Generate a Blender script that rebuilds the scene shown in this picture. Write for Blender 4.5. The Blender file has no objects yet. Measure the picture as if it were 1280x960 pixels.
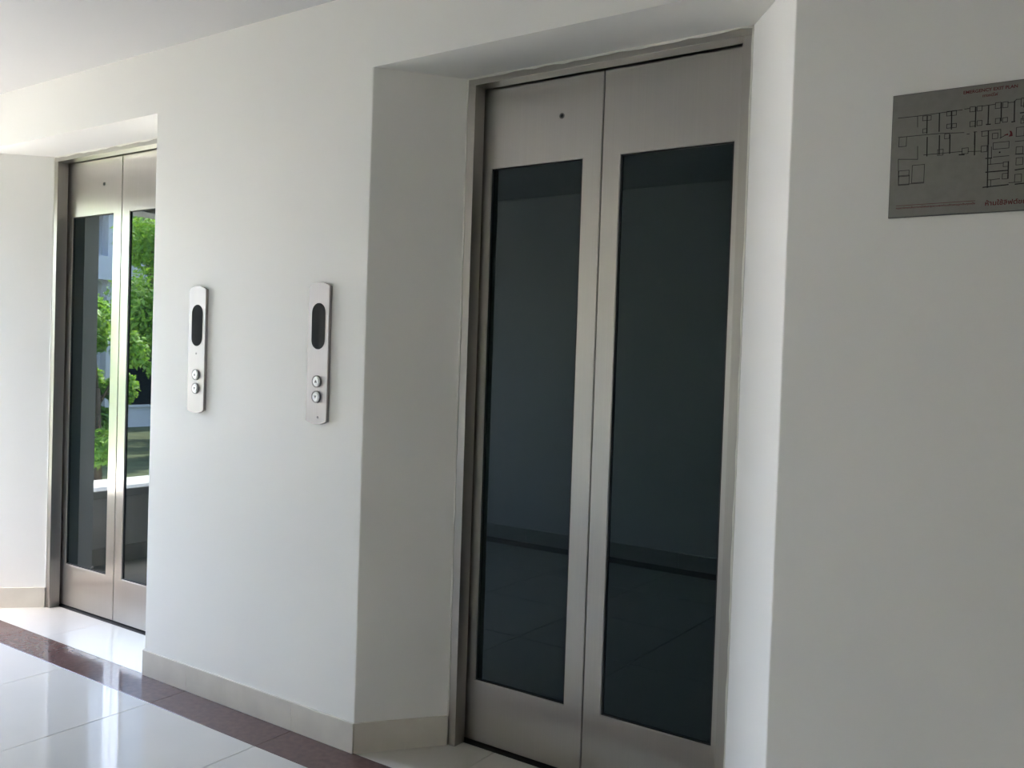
import bpy, bmesh, math, random
from mathutils import Vector, Matrix
random.seed(7)
sc = bpy.context.scene
col = sc.collection

# ------------------------------------------------------------------ camera
F_PX, YAW, PITCH, ROLL = 1124.307, 0.600864, -0.0242801, 0.0333724
CAM = Vector((1.40322, -2.19001, 1.3305))
_fw = Vector((-math.sin(YAW)*math.cos(PITCH), math.cos(YAW)*math.cos(PITCH), math.sin(PITCH)))
_r0 = Vector((math.cos(YAW), math.sin(YAW), 0)); _u0 = _r0.cross(_fw)
_rt = math.cos(ROLL)*_r0 + math.sin(ROLL)*_u0
_up = -math.sin(ROLL)*_r0 + math.cos(ROLL)*_u0
cd = bpy.data.cameras.new('camera'); cam = bpy.data.objects.new('camera', cd); col.objects.link(cam)
cd.sensor_width = 36.0; cd.lens = F_PX/1280*36.0; cd.clip_start = .02; cd.clip_end = 300
m = Matrix((( _rt.x, _up.x, -_fw.x, CAM.x), (_rt.y, _up.y, -_fw.y, CAM.y), (_rt.z, _up.z, -_fw.z, CAM.z), (0, 0, 0, 1)))
cam.matrix_world = m
sc.camera = cam

def on_wall(px, py, y=0.0):
    """photo pixel -> point on the plane Y=y"""
    d = _fw + (px-640)/F_PX*_rt - (py-480)/F_PX*_up
    return CAM + d*((y-CAM.y)/d.y)

# ------------------------------------------------------------------ sky, sun, exposure
SKY_STRENGTH = 0.30
SUN_STRENGTH = 4.0
EXPOSURE = 3.58
w = bpy.data.worlds.new('sky'); sc.world = w; w.use_nodes = True
nt = w.node_tree; bg = nt.nodes['Background']
sk = nt.nodes.new('ShaderNodeTexSky'); sk.sky_type = 'NISHITA'; sk.sun_disc = False
sk.sun_elevation = math.radians(60); sk.sun_rotation = math.radians(200)
sk.air_density = 1.0; sk.dust_density = 2.5; sk.ozone_density = 1.0
nt.links.new(sk.outputs[0], bg.inputs[0]); bg.inputs[1].default_value = SKY_STRENGTH
sd = bpy.data.lights.new('sun', 'SUN'); sun = bpy.data.objects.new('sun', sd); col.objects.link(sun)
sd.energy = SUN_STRENGTH; sd.angle = math.radians(0.6); sd.color = (1.0, .95, .86)
_sdir = Vector((.10*.5, .995*.5, -.866))           # the way the light travels
sun.rotation_euler = _sdir.to_track_quat('-Z', 'Y').to_euler(); sun.location = (-6, -6, 12)
sc.view_settings.view_transform = 'Standard'; sc.view_settings.look = 'None'
sc.view_settings.gamma = 1.0; sc.view_settings.use_curve_mapping = False
sc.view_settings.exposure = EXPOSURE
cy = sc.cycles
cy.use_denoising = True
cy.max_bounces = 14; cy.diffuse_bounces = 10; cy.glossy_bounces = 6; cy.sample_clamp_indirect = 8.0
cy.caustics_reflective = False; cy.caustics_refractive = False

# ------------------------------------------------------------------ measures (metres)
HC, HS, D, YF = 2.5434, 2.2885, 0.2513, 0.318    # ceiling, recess soffit, frame face, door face
XB, XE, YB = -3.76, 4.4, -2.71                    # corridor ends, back wall
YO = -1.38                                       # far edge of the open bay in the left end
C1, C2 = -2.6241, 0.0                             # door centres
OL, OR, IL, IR = -0.694, 0.700, -0.494, 0.5044    # recess: outer and inner edges about a centre
OLW = -.750
ORW = -1.879 - C1                                 # far recess, its edge at the pillar

# ------------------------------------------------------------------ materials
def mat(name, base=(.8, .8, .8), rough=.5, metal=0.0, spec=.5, noise=None, bump=None, **kw):
    """noise=(scale, amount, (sx,sy,sz)): colour variation; bump=(scale, strength, dist, (sx,sy,sz))"""
    mt = bpy.data.materials.new(name); mt.use_nodes = True
    n = mt.node_tree; b = n.nodes['Principled BSDF']
    b.inputs['Base Color'].default_value = (*base, 1); b.inputs['Roughness'].default_value = rough
    b.inputs['Metallic'].default_value = metal; b.inputs['Specular IOR Level'].default_value = spec
    for k, v in kw.items(): b.inputs[k.replace('_', ' ')].default_value = v
    def coords(s):
        mp = n.nodes.new('ShaderNodeMapping'); mp.inputs['Scale'].default_value = s
        g = n.nodes.new('ShaderNodeNewGeometry'); n.links.new(g.outputs['Position'], mp.inputs[0]); return mp.outputs[0]
    if noise:
        t = n.nodes.new('ShaderNodeTexNoise'); t.inputs['Scale'].default_value = noise[0]; t.inputs['Detail'].default_value = 4
        n.links.new(coords(noise[2] if len(noise) > 2 else (1, 1, 1)), t.inputs['Vector'])
        r = n.nodes.new('ShaderNodeValToRGB'); a = noise[1]
        r.color_ramp.elements[0].position = .3; r.color_ramp.elements[1].position = .7
        r.color_ramp.elements[0].color = (*[c*(1-a) for c in base], 1); r.color_ramp.elements[1].color = (*[min(1, c*(1+a)) for c in base], 1)
        n.links.new(t.outputs['Fac'], r.inputs[0]); n.links.new(r.outputs[0], b.inputs['Base Color'])
    if bump:
        t = n.nodes.new('ShaderNodeTexNoise'); t.inputs['Scale'].default_value = bump[0]; t.inputs['Detail'].default_value = 3
        n.links.new(coords(bump[3] if len(bump) > 3 else (1, 1, 1)), t.inputs['Vector'])
        bp = n.nodes.new('ShaderNodeBump'); bp.inputs['Strength'].default_value = bump[1]; bp.inputs['Distance'].default_value = bump[2]
        n.links.new(t.outputs['Fac'], bp.inputs['Height']); n.links.new(bp.outputs[0], b.inputs['Normal'])
    return mt

M = {}
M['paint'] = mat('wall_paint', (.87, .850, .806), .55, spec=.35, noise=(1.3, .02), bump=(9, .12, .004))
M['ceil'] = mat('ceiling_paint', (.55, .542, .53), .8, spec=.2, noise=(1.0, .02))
M['tile'] = mat('polished_tile', (.58, .555, .505), .08, spec=.33, noise=(2.0, .04), bump=(3, .03, .002))
M['grout'] = mat('grout', (.30, .28, .25), .9)
M['border'] = mat('brown_border_tile', (.122, .074, .065), .10, spec=.36, noise=(45, .14), bump=(3, .03, .002))
M['skirt'] = mat('skirting_tile', (.66, .615, .54), .35, noise=(9, .06))
def steel(name, base, rough, aniso):
    mt = mat(name, base, rough, 1.0, noise=(1.0, .025, (320, 320, 1.2)), bump=(1.0, .05, .001, (1.5, 1.5, 1.1)))
    n = mt.node_tree; b = n.nodes['Principled BSDF']
    t = n.nodes.new('ShaderNodeTangent'); t.direction_type = 'RADIAL'; t.axis = 'Z'
    n.links.new(t.outputs[0], b.inputs['Tangent'])
    b.inputs['Anisotropic'].default_value = aniso; b.inputs['Anisotropic Rotation'].default_value = 0.0
    return mt
M['steel'] = steel('brushed_stainless', (.535, .512, .48), .30, .85)
M['frame'] = steel('frame_stainless', (.47, .445, .41), .34, .4)
M['panel'] = steel('panel_stainless', (.42, .394, .375), .45, .3)
M['glass'] = mat('dark_tinted_glass', (.004, .008, .0085), .012, spec=.5, IOR=1.5, Specular_Tint=(.78, .95, 1.0, 1))
M['rubber'] = mat('black_gasket', (.012, .012, .013), .6)
M['caulk'] = mat('caulk', (.80, .78, .72), .6)
M['dark'] = mat('dark_gap', (.015, .015, .015), .7)
M['display'] = mat('black_display_glass', (.012, .016, .020), .04)
M['button'] = mat('button_metal', (.88, .87, .86), .35, .6)
M['ring'] = mat('button_ring', (.20, .19, .185), .35, 1.0)
M['plate'] = mat('sign_plate', (.26, .253, .232), .42, .75, noise=(60, .05))
M['edge'] = mat('sign_edge', (.10, .10, .09), .5)
M['ink'] = mat('black_ink', (.012, .011, .010), .7)
M['red'] = mat('red_ink', (.12, .012, .014), .7)
M['conc'] = mat('painted_concrete', (.74, .72, .68), .7, noise=(4, .06))
M['sillm'] = mat('sill_stone', (.70, .68, .62), .6, noise=(8, .06))
M['ext'] = mat('white_render', (.74, .75, .80), .8, noise=(2, .04))
M['roof'] = mat('light_bounce_roof', (.86, .85, .82), .7, noise=(3, .05))  # kept very pale so the added house reflects more light indoors
M['terr'] = mat('light_bounce_paving', (.74, .72, .68), .8, noise=(2, .06))  # pale surface of the added yard, reflects sun towards the recesses
M['win'] = mat('window_glass', (.010, .008, .013), .5, spec=.05)
M['bark'] = mat('bark', (.13, .09, .06), .9, noise=(12, .3), bump=(25, .5, .02))
M['grass'] = mat('lawn', (.11, .13, .06), .95, noise=(3, .4))
M['pave'] = mat('paving', (.16, .15, .14), .9, noise=(3, .12))
def leafm(name, c):
    mt = mat(name, c, .45, noise=(2.5, .35)); b = mt.node_tree.nodes['Principled BSDF']
    b.inputs['Subsurface Weight'].default_value = 0.0
    tr = mt.node_tree.nodes.new('ShaderNodeBsdfTranslucent'); tr.inputs[0].default_value = (c[0]*1.5, c[1]*1.4, c[2], 1)
    mx = mt.node_tree.nodes.new('ShaderNodeMixShader'); mx.inputs[0].default_value = .35
    out = mt.node_tree.nodes['Material Output']
    mt.node_tree.links.new(b.outputs[0], mx.inputs[1]); mt.node_tree.links.new(tr.outputs[0], mx.inputs[2]); mt.node_tree.links.new(mx.outputs[0], out.inputs[0])
    return mt
M['leaf1'] = leafm('leaf_bright', (.24, .42, .07)); M['leaf2'] = leafm('leaf_deep', (.05, .14, .045))

# ------------------------------------------------------------------ mesh helpers
def link(name, me, material, parent=None):
    o = bpy.data.objects.new(name, me); col.objects.link(o)
    if material is not None and not me.materials: me.materials.append(M[material])
    if parent: o.parent = parent
    return o
def mesh(name, bm, material, parent=None, smooth=False):
    bmesh.ops.recalc_face_normals(bm, faces=bm.faces[:])
    me = bpy.data.meshes.new(name); bm.to_mesh(me); bm.free()
    if smooth:
        for p in me.polygons: p.use_smooth = True
    return link(name, me, material, parent)
def box(bm, x0, x1, y0, y1, z0, z1, bev=0.0):
    t = bmesh.new()
    v = [t.verts.new(p) for p in ((x0,y0,z0),(x1,y0,z0),(x1,y1,z0),(x0,y1,z0),(x0,y0,z1),(x1,y0,z1),(x1,y1,z1),(x0,y1,z1))]
    for f in ((0,3,2,1),(4,5,6,7),(0,1,5,4),(1,2,6,5),(2,3,7,6),(3,0,4,7)): t.faces.new([v[i] for i in f])
    if bev: bmesh.ops.bevel(t, geom=t.edges[:], offset=bev, segments=2, affect='EDGES', profile=.6)
    me = bpy.data.meshes.new('t'); t.to_mesh(me); t.free(); bm.from_mesh(me); bpy.data.meshes.remove(me)
def prism(bm, pts, z0, z1):
    """plan polygon extruded upwards"""
    a = [bm.verts.new((x, y, z0)) for x, y in pts]; b = [bm.verts.new((x, y, z1)) for x, y in pts]
    bm.faces.new(a); bm.faces.new(b); n = len(pts)
    for i in range(n): bm.faces.new((a[i], a[(i+1) % n], b[(i+1) % n], b[i]))
def plate(bm, pts, y0, y1):
    """outline in the XZ plane given thickness from y0 (front) to y1"""
    a = [bm.verts.new((x, y0, z)) for x, z in pts]; b = [bm.verts.new((x, y1, z)) for x, z in pts]
    f = bm.faces.new(a); bm.faces.new(b); n = len(pts)
    for i in range(n): bm.faces.new((a[i], a[(i+1) % n], b[(i+1) % n], b[i]))
    return f
def ring(bm, outer, inner, y0, y1):
    """frame between two outlines with equal point counts, thickness y0..y1"""
    n = len(outer)
    o0 = [bm.verts.new((x, y0, z)) for x, z in outer]; i0 = [bm.verts.new((x, y0, z)) for x, z in inner]
    o1 = [bm.verts.new((x, y1, z)) for x, z in outer]; i1 = [bm.verts.new((x, y1, z)) for x, z in inner]
    for k in range(n):
        j = (k+1) % n
        bm.faces.new((o0[k], o0[j], i0[j], i0[k])); bm.faces.new((o1[k], i1[k], i1[j], o1[j]))
        bm.faces.new((o0[k], o1[k], o1[j], o0[j])); bm.faces.new((i0[k], i0[j], i1[j], i1[k]))
def rect(x0, x1, z0, z1): return [(x0, z0), (x1, z0), (x1, z1), (x0, z1)]
def circ(x, z, r, n=28): return [(x+r*math.cos(2*math.pi*k/n), z+r*math.sin(2*math.pi*k/n)) for k in range(n)]
def pill(x, z0, z1, r, n=12):
    p = [(x+r*math.cos(math.pi*k/n), z1-r+r*math.sin(math.pi*k/n)) for k in range(n+1)]
    return p + [(x-r*math.cos(math.pi*k/n), z0+r-r*math.sin(math.pi*k/n)) for k in range(n+1)]
def structure(o): o['kind'] = 'structure'; return o
def tag(o, label, cat, group=None):
    o['label'] = label; o['category'] = cat
    if group: o['group'] = group
    return o
def empty(name, loc):
    o = bpy.data.objects.new(name, None); col.objects.link(o); o.location = loc; o.empty_display_size = .1
    return o
def local(o_parent, bm):
    """shift world-space geometry into a parent's frame"""
    bmesh.ops.translate(bm, verts=bm.verts[:], vec=-o_parent.location); return bm
def part(name, bm, material, parent, root=None, smooth=False):
    local(root or parent, bm); return mesh(name, bm, material, parent, smooth)
def round_corner(prev, p, nxt, r=.004, n=3):
    p, a, b = Vector(p), Vector(prev), Vector(nxt)
    s, e = p+(a-p).normalized()*r, p+(b-p).normalized()*r
    return [tuple(s.lerp(p, t).lerp(p.lerp(e, t), t)) for t in [k/n for k in range(n+1)]]

# ------------------------------------------------------------------ walls
YW = .45
bm = bmesh.new()
def block(x0, x1, left_in=None, right_in=None):
    pts = []
    # front edge from x0 to x1, back along YW
    start = (left_in, D) if left_in is not None else (x0, YW)
    end = (right_in, D) if right_in is not None else (x1, YW)
    pts += round_corner(start, (x0, 0), (x1, 0)) if left_in is not None else [(x0, 0)]
    pts += round_corner((x0, 0), (x1, 0), end) if right_in is not None else [(x1, 0)]
    if right_in is not None: pts += [(right_in, D), (right_in, YW)]
    else: pts += [(x1, YW)]
    if left_in is not None: pts += [(left_in, YW), (left_in, D)]
    else: pts += [(x0, YW)]
    prism(bm, pts, 0, HS)
block(XB-.10, C1+OLW, None, C1+IL)
block(C1+ORW, C2+OL, C1+IR, C2+IL)
block(C2+OR, XE, C2+IR, None)
box(bm, XB-.10, XE, 0, YW, HS, HC)
box(bm, XB-.10, XE+.2, YW, YW+.15, -.25, HC)
structure(mesh('wall_front', bm, 'paint'))
bm = bmesh.new(); box(bm, XB-.10, XE, YB-.2, YB, 0, HC); structure(mesh('wall_back', bm, 'paint'))
# open left end: low parapet with a stone sill, beam above
bm = bmesh.new(); box(bm, -4.17, XB, YB-.2, 0, -.3, .41); box(bm, XB-.22, XB, YO, 0, 2.20, HC); box(bm, XB-.16, XB, YB-.2, YO, .41, HC)
wl = structure(mesh('wall_left', bm, 'paint'))
bm = bmesh.new(); box(bm, -4.20, XB+.02, YO, 0, .41, .46, .006); structure(mesh('trim_1', bm, 'sillm'))
# right end of the corridor
bm = bmesh.new(); box(bm, XE, XE+.2, YB-.2, YW, 0, HC)
structure(mesh('wall_right', bm, 'paint'))
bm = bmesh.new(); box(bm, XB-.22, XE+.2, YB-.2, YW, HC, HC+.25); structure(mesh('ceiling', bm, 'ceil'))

# ------------------------------------------------------------------ floor and its tiles
bm = bmesh.new(); box(bm, XB-.10, XE+.2, YB-.2, YW, -.25, -.0025); floor = structure(mesh('floor', bm, 'grout'))
tile_cache = {}
def tile(name, material, x0, x1, y0, y1, parent=floor):
    g = .001
    key = (round(x1-x0, 4), round(y1-y0, 4), material)
    if key not in tile_cache:
        t = bmesh.new(); wx, wy = (x1-x0)/2-g, (y1-y0)/2-g
        box(t, -wx, wx, -wy, wy, -.008, 0)
        top = [e for e in t.edges if all(abs(v.co.z) < 1e-6 for v in e.verts)]
        bmesh.ops.bevel(t, geom=top, offset=.0012, segments=1, affect='EDGES')
        bmesh.ops.recalc_face_normals(t, faces=t.faces[:])
        me = bpy.data.meshes.new(name); t.to_mesh(me); t.free(); me.materials.append(M[material]); tile_cache[key] = me
    o = link(name, tile_cache[key], None, parent); o.location = ((x0+x1)/2, (y0+y1)/2, 0); return o
JX = [-0.99+.602*k for k in range(-5, 10)]
xs = [XB] + [j for j in JX if XB+.05 < j < XE-.05] + [XE]
ys = [-.168, -.768, -1.368, -1.968, -2.545]
for i in range(len(xs)-1):
    for j in range(len(ys)-1): tile('floor_tile', 'tile', xs[i], xs[i+1], ys[j+1], ys[j])
    tile('border_tile', 'border', xs[i], xs[i+1], ys[0], 0)
    tile('border_tile', 'border', xs[i], xs[i+1], YB, ys[-1])
# recess floors follow the splayed plan
def quad_tile(pts):
    t = bmesh.new(); prism(t, pts, -.008, 0); return mesh('floor_tile', t, 'tile', floor)
for c, orr, cuts in ((C1, ORW, (-.02,)), (C2, OR, (-.327, .273))):
    e = [None]+list(cuts)+[None]
    for k in range(len(e)-1):
        a, b = e[k], e[k+1]; g = .001
        left = [(c+(OLW if c == C1 else OL)+.002, 0), (c+IL, D), (c+IL, YF+.01)] if a is None else [(c+a+g, 0), (c+a+g, YF+.01)]
        right = [(c+orr-.002, 0), (c+IR, D), (c+IR, YF+.01)] if b is None else [(c+b-g, 0), (c+b-g, YF+.01)]
        quad_tile([p for p in left] + [p for p in reversed(right)])

# ------------------------------------------------------------------ skirting
BH, BT = .102, .009
def skirting(name, runs):
    root = empty(name, (0, 0, 0)); structure(root)
    for (x0, y0, x1, y1) in runs:
        p, q = Vector((x0, y0, 0)), Vector((x1, y1, 0)); d = (q-p); L = d.length; d.normalize()
        nrm = Vector((d.y, -d.x, 0))
        t = bmesh.new(); box(t, .0006, L-.0006, -BT, 0, 0, BH, .0012)
        mtx = Matrix(((d.x, -nrm.x, 0, p.x), (d.y, -nrm.y, 0, p.y), (0, 0, 1, 0), (0, 0, 0, 1)))
        bmesh.ops.transform(t, matrix=mtx, verts=t.verts[:])
        mesh('skirting_tile', t, 'skirt', root)
    return root
J1, J2 = -1.592, -.990
runs = [(XB, 0, C1+OLW+.004, 0)]
runs += [(C1+OLW, 0, C1+IL, D)]
runs += [(C1+IR, D, C1+ORW, 0)]
runs += [(C1+ORW-.004, 0, J1, 0), (J1, 0, J2, 0), (J2, 0, C2+OL+.004, 0), (C2+OL, 0, C2+IL, D), (C2+IR, D, C2+OR, 0)]
x = C2+OR-.004
while x < XE-.01:
    x2 = min(XE, x+.602); runs.append((x, 0, x2, 0)); x = x2
skirting('baseboard_front', runs)
runs = []; x = XE
while x > XB+.01:
    x2 = max(XB, x-.602); runs.append((x, YB, x2, YB)); x = x2
skirting('baseboard_back', runs)
runs = []; y = YB
while y < -.01:
    y2 = min(0, y+.602); runs.append((XB, y, XB, y2)); y = y2
skirting('baseboard_left', runs)

# ------------------------------------------------------------------ elevators
FL, FR, FT = -.459, .474, 2.2625       # clear opening inside the frame
def elevator(c, label):
    root = empty('elevator_entrance', (c, YF, 0)); tag(root, label, 'elevator', 'elevator entrances along the corridor wall'); root['kind'] = 'thing'
    def P(name, bm, material, parent=root, smooth=False): 
        bmesh.ops.translate(bm, verts=bm.verts[:], vec=(0, -YF, 0)); return mesh(name, bm, material, parent, smooth)
    # frame: two jambs and a head
    fr = bpy.data.objects.new('door_frame', None); col.objects.link(fr); fr.parent = root
    b = bmesh.new(); box(b, IL+.003, FL, D, .306, 0, FT, .0015); P('jamb', b, 'frame', fr)
    b = bmesh.new(); box(b, FR, IR-.003, D, .306, 0, FT, .0015); P('jamb', b, 'frame', fr)
    b = bmesh.new(); box(b, IL+.003, IR-.003, D-.001, .306, FT, HS-.002, .0015); P('head', b, 'frame', fr)
    # uneven bead of caulk where the frame meets the plaster
    rnd = random.Random(int(c*100)+3)
    def bead(pts, wdt, along):
        b = bmesh.new(); prev = None
        for (x, z) in pts:
            ww = wdt*(.5+rnd.random()*.9)
            o = (0, -ww) if along == 'x' else ((ww, 0) if along == 'l' else (-ww, 0))
            q = [b.verts.new((x, D-.0025, z)), b.verts.new((x+o[0], D-.0025, z+o[1])), b.verts.new((x+o[0], D+.003, z+o[1])), b.verts.new((x, D+.003, z))]
            if prev:
                for k in range(4): b.faces.new((prev[k], prev[(k+1) % 4], q[(k+1) % 4], q[k]))
            prev = q
        P('caulk_bead', b, 'caulk', fr)
    bead([(IL+k*(IR-IL)/26, HS) for k in range(27)], .007, 'x')
    bead([(IL, BH+k*(HS-BH)/40) for k in range(41)], .0045, 'l')
    bead([(IR, BH+k*(HS-BH)/40) for k in range(41)], .0045, 'r')
    b = bmesh.new(); box(b, IL+.004, IR-.004, .300, .40, -.006, .0012); P('threshold', b, 'dark')
    # leaves
    for sgn in (-1, 1):
        x0, x1 = (IL+.001, -.0018) if sgn < 0 else (.0018, IR-.001)
        g0, g1 = (-.430, -.071) if sgn < 0 else (.066, .434)
        z0, z1, gz0, gz1 = .009, HS-.001, .2215, 1.9908
        b = bmesh.new()
        ring(b, rect(x0, x1, z0, z1), rect(g0, g1, gz0, gz1), YF, YF+.034)
        ed = [e for e in b.edges if abs(e.verts[0].co.y-YF) < 1e-6 and abs(e.verts[1].co.y-YF) < 1e-6
              and (abs(e.verts[0].co.x-e.verts[1].co.x) < 1e-6 or abs(e.verts[0].co.z-e.verts[1].co.z) < 1e-6)]
        bmesh.ops.bevel(b, geom=ed, offset=.002, segments=2, affect='EDGES')
        leaf = P('door_leaf', b, 'steel')
        gk = bmesh.new(); e = .005
        ring(gk, rect(g0+.0003, g1-.0003, gz0+.0003, gz1-.0003), rect(g0+e, g1-e, gz0+e, gz1-e), YF+.004, YF+.03); P('gasket', gk, 'rubber', leaf)
        gp = bmesh.new(); box(gp, g0+e*.6, g1-e*.6, YF+.008, YF+.018, gz0+e*.6, gz1-e*.6)
        P('glass_pane', gp, 'glass', leaf)
        if sgn < 0:
            kx, kz = -.1535, 2.137
            k = bmesh.new(); ring(k, circ(kx, kz, .0095), circ(kx, kz, .0062), YF-.0015, YF+.002); P('keyhole_ring', k, 'ring', leaf)
            k = bmesh.new(); plate(k, circ(kx, kz, .006), YF-.0004, YF+.002); P('keyhole', k, 'dark', leaf)
    return root
elevator(C1, 'stainless elevator entrance whose two glass door panels mirror green trees outside')
elevator(C2, 'stainless elevator entrance with two dark glass door panels beside the exit plan plate')

# ------------------------------------------------------------------ call panels
def call_panel(xc, label, dot):
    root = empty('elevator_call_panel', (xc, 0, 1.336)); tag(root, label, 'call panel', 'elevator call panels on the pillar')
    hw, z0, z1, bow, n = .0525, 1.106, 1.570, .013, 12
    pts = [(xc-hw+2*hw*k/n, z0-bow*(1-((k/n)*2-1)**2)) for k in range(n+1)]
    pts += [(xc+hw-2*hw*k/n, z1+bow*(1-((k/n)*2-1)**2)) for k in range(n+1)]
    b = bmesh.new(); f = plate(b, pts, -.011, -.0005)
    bmesh.ops.bevel(b, geom=list(f.edges), offset=.0022, segments=2, affect='EDGES')
    part('faceplate', b, 'panel', root)
    b = bmesh.new(); f = plate(b, pill(xc+.001, 1.352, 1.512, .0325), -.0118, -.009); part('display', b, 'display', root)
    for z, up in ((1.2415, 1), (1.1885, -1)):
        bx = xc+.001
        r = bmesh.new(); ring(r, circ(bx, z, .0215), circ(bx, z, .0178), -.0150, -.009); btn = part('button_ring', r, 'ring', root)
        q = bmesh.new(); f = plate(q, circ(bx, z, .0172), -.0175, -.009)
        bmesh.ops.bevel(q, geom=list(f.edges), offset=.003, segments=2, affect='EDGES'); part('push_button', q, 'button', btn, root)
        a = bmesh.new(); s = .0062
        plate(a, [(bx-s, z-up*s*.7), (bx+s, z-up*s*.7), (bx, z+up*s)], -.0179, -.0172); part('arrow_mark', a, 'ring', btn, root)
    b = bmesh.new(); plate(b, circ(xc+dot[0], dot[1], .0042, 14), -.0116, -.009); part('key_switch', b, 'ring', root)
    return root
call_panel(-1.5755, 'slim stainless call panel with a key switch under its display, nearer the tree-mirroring elevator', (-.001, 1.323))
call_panel(-.9075, 'slim stainless call panel with a key switch below its two buttons, nearer the exit plan', (.009, 1.118))

# ------------------------------------------------------------------ exit plan plate
SX0, SX1, SZ0, SZ1, SY = .9350, 1.3270, 1.6890, 1.9640, -.009
sign = empty('exit_plan_sign', ((SX0+SX1)/2, 0, SZ0))
tag(sign, 'grey metal emergency exit plan plate with black floor plan and red writing on the wall', 'sign')
b = bmesh.new(); box(b, SX0, SX1, SY, -.0005, SZ0, SZ1, .0012); part('plate', b, 'plate', sign)
b = bmesh.new(); ring(b, rect(SX0-.0012, SX1+.0012, SZ0-.0012, SZ1+.0012), rect(SX0+.0006, SX1-.0006, SZ0+.0006, SZ1-.0006), SY+.0015, -.0004); part('plate_edge', b, 'edge', sign)
segs = []
def A(a, b_): return on_wall(1190+.09375*a, 90+.09375*b_, SY)
def B(a, b_): return on_wall(1190+.11465*a, 170+.11465*b_, SY)
def K(a, b_): return on_wall(1100+.2187*a, 80+.2187*b_, SY)
def ln(fn, x0, y0, x1, y1, t=.0009):
    p, q = fn(x0, y0), fn(x1, y1); segs.append((p.x, p.z, q.x, q.z, t))
def bxs(fn, x0, y0, x1, y1, t=.0008):
    a, c = fn(x0, y0), fn(x1, y1)
    for s in ((a.x, a.z, c.x, a.z), (c.x, a.z, c.x, c.z), (c.x, c.z, a.x, c.z), (a.x, c.z, a.x, a.z)): segs.append((*s, t))
for v in ((170,495,240,485),(400,455,580,430),(745,410,840,400),(835,395,860,365),(860,365,920,362),(290,800,330,798),(390,795,650,765),(650,765,650,880),(640,880,740,830),(200,830,230,826)): ln(A, *v)
for v in ((320,470,310,730),(490,450,480,700),(660,410,655,650),(835,390,830,660),(460,700,510,696),(800,665,835,660),(305,800,300,960),(485,785,485,960),(915,545,960,540)): ln(A, *v, t=.0016)
for v in ((240,468,308,525),(338,458,400,515),(580,412,650,480),(680,402,745,470),(240,662,305,722),(335,652,398,710),(580,622,640,682),(676,612,738,665),(925,350,960,450),(920,620,960,680),(400,792,480,850),(860,740,960,850),(540,820,610,885)): bxs(A, *v)
for v in ((175,170,320,165),(430,120,430,230),(450,230,620,215),(420,250,420,310),(400,310,560,295),(420,480,520,465),(620,510,690,505),(690,60,785,50),(690,200,785,195)): ln(B, *v)
for v in ((250,0,245,205),(395,0,385,560),(370,245,430,240),(370,395,600,375),(615,280,610,460),(340,560,610,530),(690,370,785,355),(690,525,785,515),(80,205,130,203)): ln(B, *v, t=.0016)
for v in ((110,135,175,190),(320,110,380,170),(450,75,620,130),(560,285,612,330),(550,410,605,465),(385,480,420,550),(700,120,770,190),(700,240,770,310),(685,420,755,500)): bxs(B, *v)
nwing = len(segs)
for v in ((105,310,215,298),(215,298,470,262),(105,420,330,398),(330,398,480,392),(105,545,215,545),(105,545,105,690),(215,300,215,360),(215,470,215,545),(250,520,470,500),(105,690,250,680)): ln(K, *v)
for v in ((340,285,338,385),(410,270,408,372),(270,300,268,395),(340,410,338,515),(400,405,398,510),(270,420,268,525)): ln(K, *v, t=.0016)
for v in ((245,298,268,322),(272,296,292,320),(382,272,406,295),(412,268,436,292),(382,345,406,365),(412,342,436,362),(245,372,266,392),(110,420,150,470),(370,400,396,425),(330,490,360,520),(108,612,165,640),(108,640,165,690),(185,580,250,675)): bxs(K, *v)
mid = (SX0+SX1)/2
for s in segs[:]:
    if max(s[0], s[2]) < 1.075 or (max(s[0], s[2]) < 1.112 and max(s[1], s[3]) < 1.75): segs.append((2*mid-s[0], s[1], 2*mid-s[2], s[3], s[4]))
b = bmesh.new()
for (x0, z0, x1, z1, t) in segs:
    d = Vector((x1-x0, z1-z0)); L = d.length
    if L < 1e-5: continue
    d /= L; t *= 1.45; n = Vector((-d.y, d.x))*t*.5; d *= t*.5
    plate(b, [(x0-d.x-n.x, z0-d.y-n.y), (x1+d.x-n.x, z1+d.y-n.y), (x1+d.x+n.x, z1+d.y+n.y), (x0-d.x+n.x, z0-d.y+n.y)], SY-.0002, SY)
part('floor_plan_lines', b, 'ink', sign)
b = bmesh.new(); p = B(520, 178); plate(b, circ(p.x, p.z, .0018, 12), SY-.0002, SY); part('plan_symbol', b, 'ink', sign)
b = bmesh.new()
p = A(785, 825); plate(b, [(p.x-.004, p.z-.0055), (p.x+.0035, p.z-.005), (p.x+.003, p.z+.001), (p.x+.001, p.z+.006), (p.x-.003, p.z+.007), (p.x-.001, p.z+.001)], SY-.0003, SY)
q = A(720, 835); plate(b, [(q.x-.004, q.z), (q.x+.004, q.z+.002), (q.x+.004, q.z-.002)], SY-.0003, SY)
part('you_are_here_mark', b, 'red', sign)
b = bmesh.new()
p0, p1 = on_wall(1120, 257.5, SY), on_wall(1219, 249.0, SY)
plate(b, rect(p0.x, p1.x, p0.z-.0005, p0.z+.0005), SY-.0002, SY); part('red_rule', b, 'red', sign)
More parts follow.
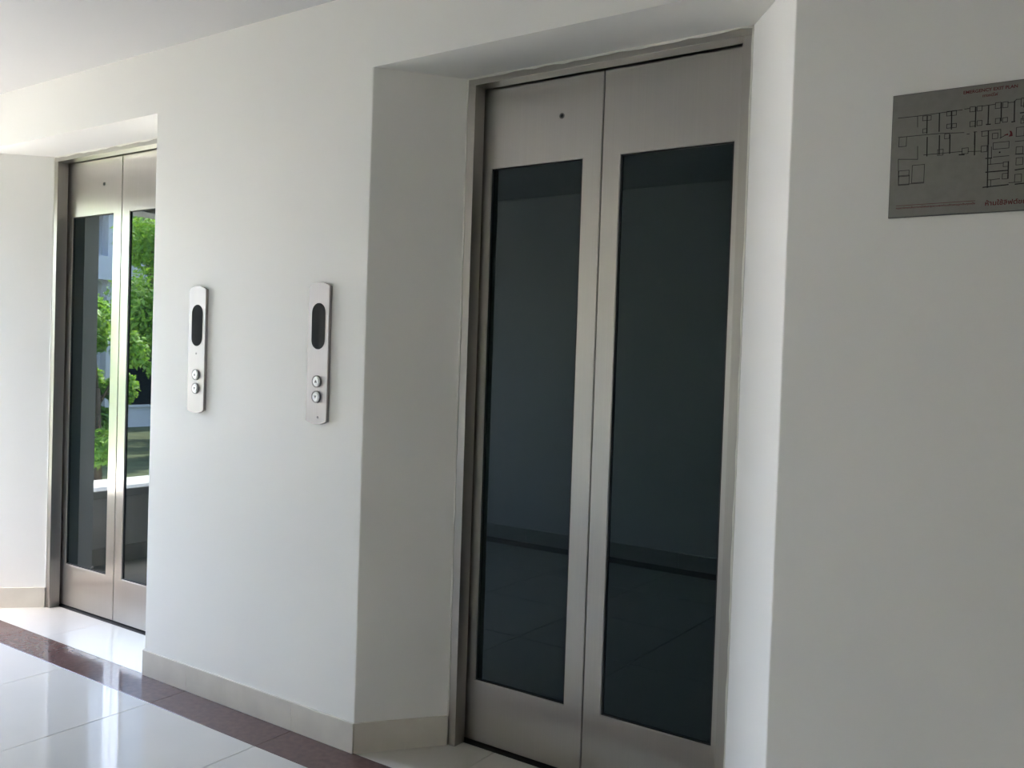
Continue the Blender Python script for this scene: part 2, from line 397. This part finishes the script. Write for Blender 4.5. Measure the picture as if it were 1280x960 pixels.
def text(name, body, x, z, width, material, parent, height=None):
    cu = bpy.data.curves.new(name, 'FONT'); cu.body = body; cu.align_x = 'LEFT'; cu.align_y = 'CENTER'; cu.size = .01; cu.extrude = .00005; cu.offset = .00022; cu.resolution_u = 3
    cu.materials.append(M[material])
    o = bpy.data.objects.new(name, cu); col.objects.link(o)
    bpy.context.view_layer.update()
    sx = width/max(o.dimensions.x, 1e-6)
    me = bpy.data.meshes.new_from_object(o.evaluated_get(bpy.context.evaluated_depsgraph_get()))
    bpy.data.objects.remove(o); me.name = name
    o = bpy.data.objects.new(name, me); col.objects.link(o)
    if not me.materials: me.materials.append(M[material])
    o.parent = parent; o.rotation_euler = (math.pi/2, 0, 0)
    o.scale = (sx, (height/.01) if height else sx, 1)
    o.location = Vector((x, SY-.0003, z)) - parent.location
    return o
t0, t1 = on_wall(1204, 118.5, SY), on_wall(1272, 108, SY)
text('title', 'EMERGENCY EXIT PLAN', t0.x, 1.9515, t1.x-t0.x, 'red', sign, .0095)
t0, t1 = on_wall(1228, 121, SY), on_wall(1247, 118.5, SY)
text('subtitle', 'ทางหนีไฟ', t0.x, 1.9395, t1.x-t0.x, 'red', sign, .0085)
t0 = on_wall(1231, 250, SY)
text('warning', 'ห้ามใช้ลิฟต์ขณะเกิดเพลิงไหม้', t0.x, 1.7065, .162, 'red', sign, .0135)
text('small_print', 'กรุณาศึกษาเส้นทางหนีไฟและจุดรวมพลก่อนเกิดเหตุฉุกเฉินทุกครั้ง', p0.x, p0.z-.0058, p1.x-p0.x, 'red', sign, .0055)

# ------------------------------------------------------------------ outside
GZ = -.6
bm = bmesh.new(); box(bm, -60, 40, -60, 40, GZ-.3, GZ); structure(mesh('ground', bm, 'grass'))
bm = bmesh.new(); box(bm, -7.6, -4.3, -30, 20, GZ, GZ+.04); structure(mesh('path', bm, 'pave'))
bm = bmesh.new(); box(bm, -15.5, -8.6, -4.4, 12, GZ, GZ+.06); structure(mesh('light_bounce_terrace', bm, 'terr'))  # added unseen pale yard, bounces sunlight in through the open end
def tree(x, y, h, r, label, seed, leafmat, n=5200, trunk=.13, size=1.0):
    rnd = random.Random(seed); root = empty('broadleaf_tree', (x, y, GZ)); tag(root, label, 'tree', 'trees outside the corridor')
    b = bmesh.new()
    def limb(p, q, r0, r1, k=8):
        d = (q-p).normalized(); a = d.orthogonal().normalized(); c = d.cross(a)
        A_ = [b.verts.new(p+(a*math.cos(6.283*i/k)+c*math.sin(6.283*i/k))*r0) for i in range(k)]
        B_ = [b.verts.new(q+(a*math.cos(6.283*i/k)+c*math.sin(6.283*i/k))*r1) for i in range(k)]
        for i in range(k): b.faces.new((A_[i], A_[(i+1) % k], B_[(i+1) % k], B_[i]))
        b.faces.new(A_); b.faces.new(B_)
    top = Vector((rnd.uniform(-.1, .1), rnd.uniform(-.1, .1), h*.55))
    limb(Vector((0, 0, -.02)), top, trunk, trunk*.6)
    clumps = []
    for i in range(16):
        an = rnd.uniform(0, 6.283); zz = rnd.uniform(.16, 1.0)
        rr = r*rnd.uniform(.35, .9)*(1.15-abs(zz-.5)*1.1)
        q = Vector((math.cos(an)*rr, math.sin(an)*rr, h*zz)); clumps.append((q, r*rnd.uniform(.35, .55)))
        limb(top*rnd.uniform(.3, .95), q, trunk*.35, trunk*.1, 6)
    mesh('trunk', b, 'bark', root, True)
    vs, fs = [], []
    for i in range(n):
        q, cr = clumps[rnd.randrange(len(clumps))]
        d = Vector((rnd.gauss(0, 1), rnd.gauss(0, 1), rnd.gauss(0, 1))).normalized()*cr*(rnd.random()**.4)
        c = q+d; c.z = max(c.z, .1)
        nrm = (d.normalized()*.8+Vector((rnd.uniform(-1, 1), rnd.uniform(-1, 1), rnd.uniform(0, 1.4)))).normalized()
        a = nrm.orthogonal().normalized(); a = Matrix.Rotation(rnd.uniform(0, 6.283), 3, nrm) @ a; e = nrm.cross(a)
        L = rnd.uniform(.07, .13)*size; Wd = L*.42; k = len(vs)
        vs += [c-a*L, c+e*Wd-nrm*.01, c+a*L-nrm*.03, c-e*Wd-nrm*.01]; fs.append((k, k+1, k+2, k+3))
    me = bpy.data.meshes.new('foliage'); me.from_pydata([tuple(v) for v in vs], [], fs); me.update()
    o = link('foliage', me, leafmat, root); o['kind'] = 'stuff'
tree(-12.9, -7.2, 4.6, 1.3, 'bright green broadleaf tree outside, in front of the white house', 1, 'leaf1', 15000, size=.6)
tree(-10.5, -4.3, 2.5, .55, 'small bright green tree outside beside the taller one', 2, 'leaf1', 8000, trunk=.06, size=.6)
tree(-14.9, -9.4, 4.4, 1.3, 'dark green tree outside behind the bright one', 3, 'leaf2', 6000)
tree(-9.0, -8.4, 3.6, 1.4, 'bright green tree outside near the paved path', 4, 'leaf1', 5500)
tree(-12.6, 5.2, 4.8, 1.8, 'tall bright green tree outside beside the added low house', 5, 'leaf1', 6000)

# added low house, unseen: its pale pitched roof bounces sunlight into the corridor
low = empty('light_bounce_house', (-21, 0, GZ)); tag(low, 'low house added outside, its pale pitched roof bouncing light into the corridor', 'house')
b = bmesh.new(); box(b, -25.6, -16.4, -5.6, 8.6, GZ, .9); part('house_wall', b, 'ext', low)
b = bmesh.new(); plate(b, [(-26.4, .78), (-21, 4.3), (-15.6, .78), (-15.6, .95), (-21, 4.5), (-26.4, .95)], -6.2, 9.2); part('house_roof', b, 'roof', low)
for yy in (-5.6, 8.45):
    b = bmesh.new(); plate(b, [(-25.6, .9), (-16.4, .9), (-21, 4.1)], yy, yy+.15); part('gable', b, 'ext', low)
for y0 in (-4.4, -1.2, 2.4, 5.8):
    b = bmesh.new(); box(b, -16.4, -16.32, y0, y0+1.3, -.2, .7); wf = part('house_window', b, 'ext', low)
    b = bmesh.new(); box(b, -16.33, -16.30, y0+.08, y0+1.22, -.12, .62); part('window_glass', b, 'win', wf, low)

# neighbouring white house
hx = -19.0
house = empty('neighbour_house', (hx, -11.4, GZ)); tag(house, 'white two-storey house outside with dark windows behind the trees', 'house')
b = bmesh.new(); box(b, hx-6, hx, -15.5, -7.3, GZ, 6.2); part('house_wall', b, 'ext', house)
b = bmesh.new(); box(b, hx-6.4, hx+.9, -15.9, -6.9, 6.2, 6.5); part('house_roof', b, 'ext', house)
b = bmesh.new(); box(b, hx, hx+.5, -15.5, -7.3, 2.95, 3.5); part('ledge_band', b, 'ext', house)
b = bmesh.new(); box(b, hx, hx+.5, -15.5, -7.3, 4.58, 5.0); part('ledge_band', b, 'ext', house)
for y in (-14.6, -12.4, -9.40, -7.6):
    b = bmesh.new(); box(b, hx+.1, hx+.35, y-.08, y+.08, GZ, 6.2); part('column', b, 'ext', house)
for zz in ((-.1, 2.4), (3.52, 4.54), (5.1, 6.0)):
    for (y0, y1) in ((-14.2, -12.8), (-12.2, -9.5), (-9.25, -7.8)):
        b = bmesh.new(); ring(b, [(y0, zz[0]), (y1, zz[0]), (y1, zz[1]), (y0, zz[1])], [(y0+.06, zz[0]+.06), (y1-.06, zz[0]+.06), (y1-.06, zz[1]-.06), (y0+.06, zz[1]-.06)], 0, .05)
        g = bmesh.new(); box(g, y0+.05, y1-.05, .005, .02, zz[0]+.05, zz[1]-.05)
        rot = Matrix(((0, -1, 0, hx+.05), (1, 0, 0, 0), (0, 0, 1, 0), (0, 0, 0, 1)))
        bmesh.ops.transform(b, matrix=rot, verts=b.verts[:]); bmesh.ops.transform(g, matrix=rot, verts=g.verts[:])
        wf = part('house_window', b, 'ext', house); part('window_glass', g, 'win', wf, house)

# light portal: it only guides sampling of the sky through the open end
for nm, loc, ry, sx, sy in (('portal_open_end', (XB-.05, YO/2, 1.33), -math.pi/2, 1.74, -YO),):
    ld = bpy.data.lights.new(nm, 'AREA'); ld.shape = 'RECTANGLE'; ld.size = sx; ld.size_y = sy; ld.cycles.is_portal = True
    lo = bpy.data.objects.new(nm, ld); col.objects.link(lo); lo.location = loc; lo.rotation_euler = (0, ry, 0)
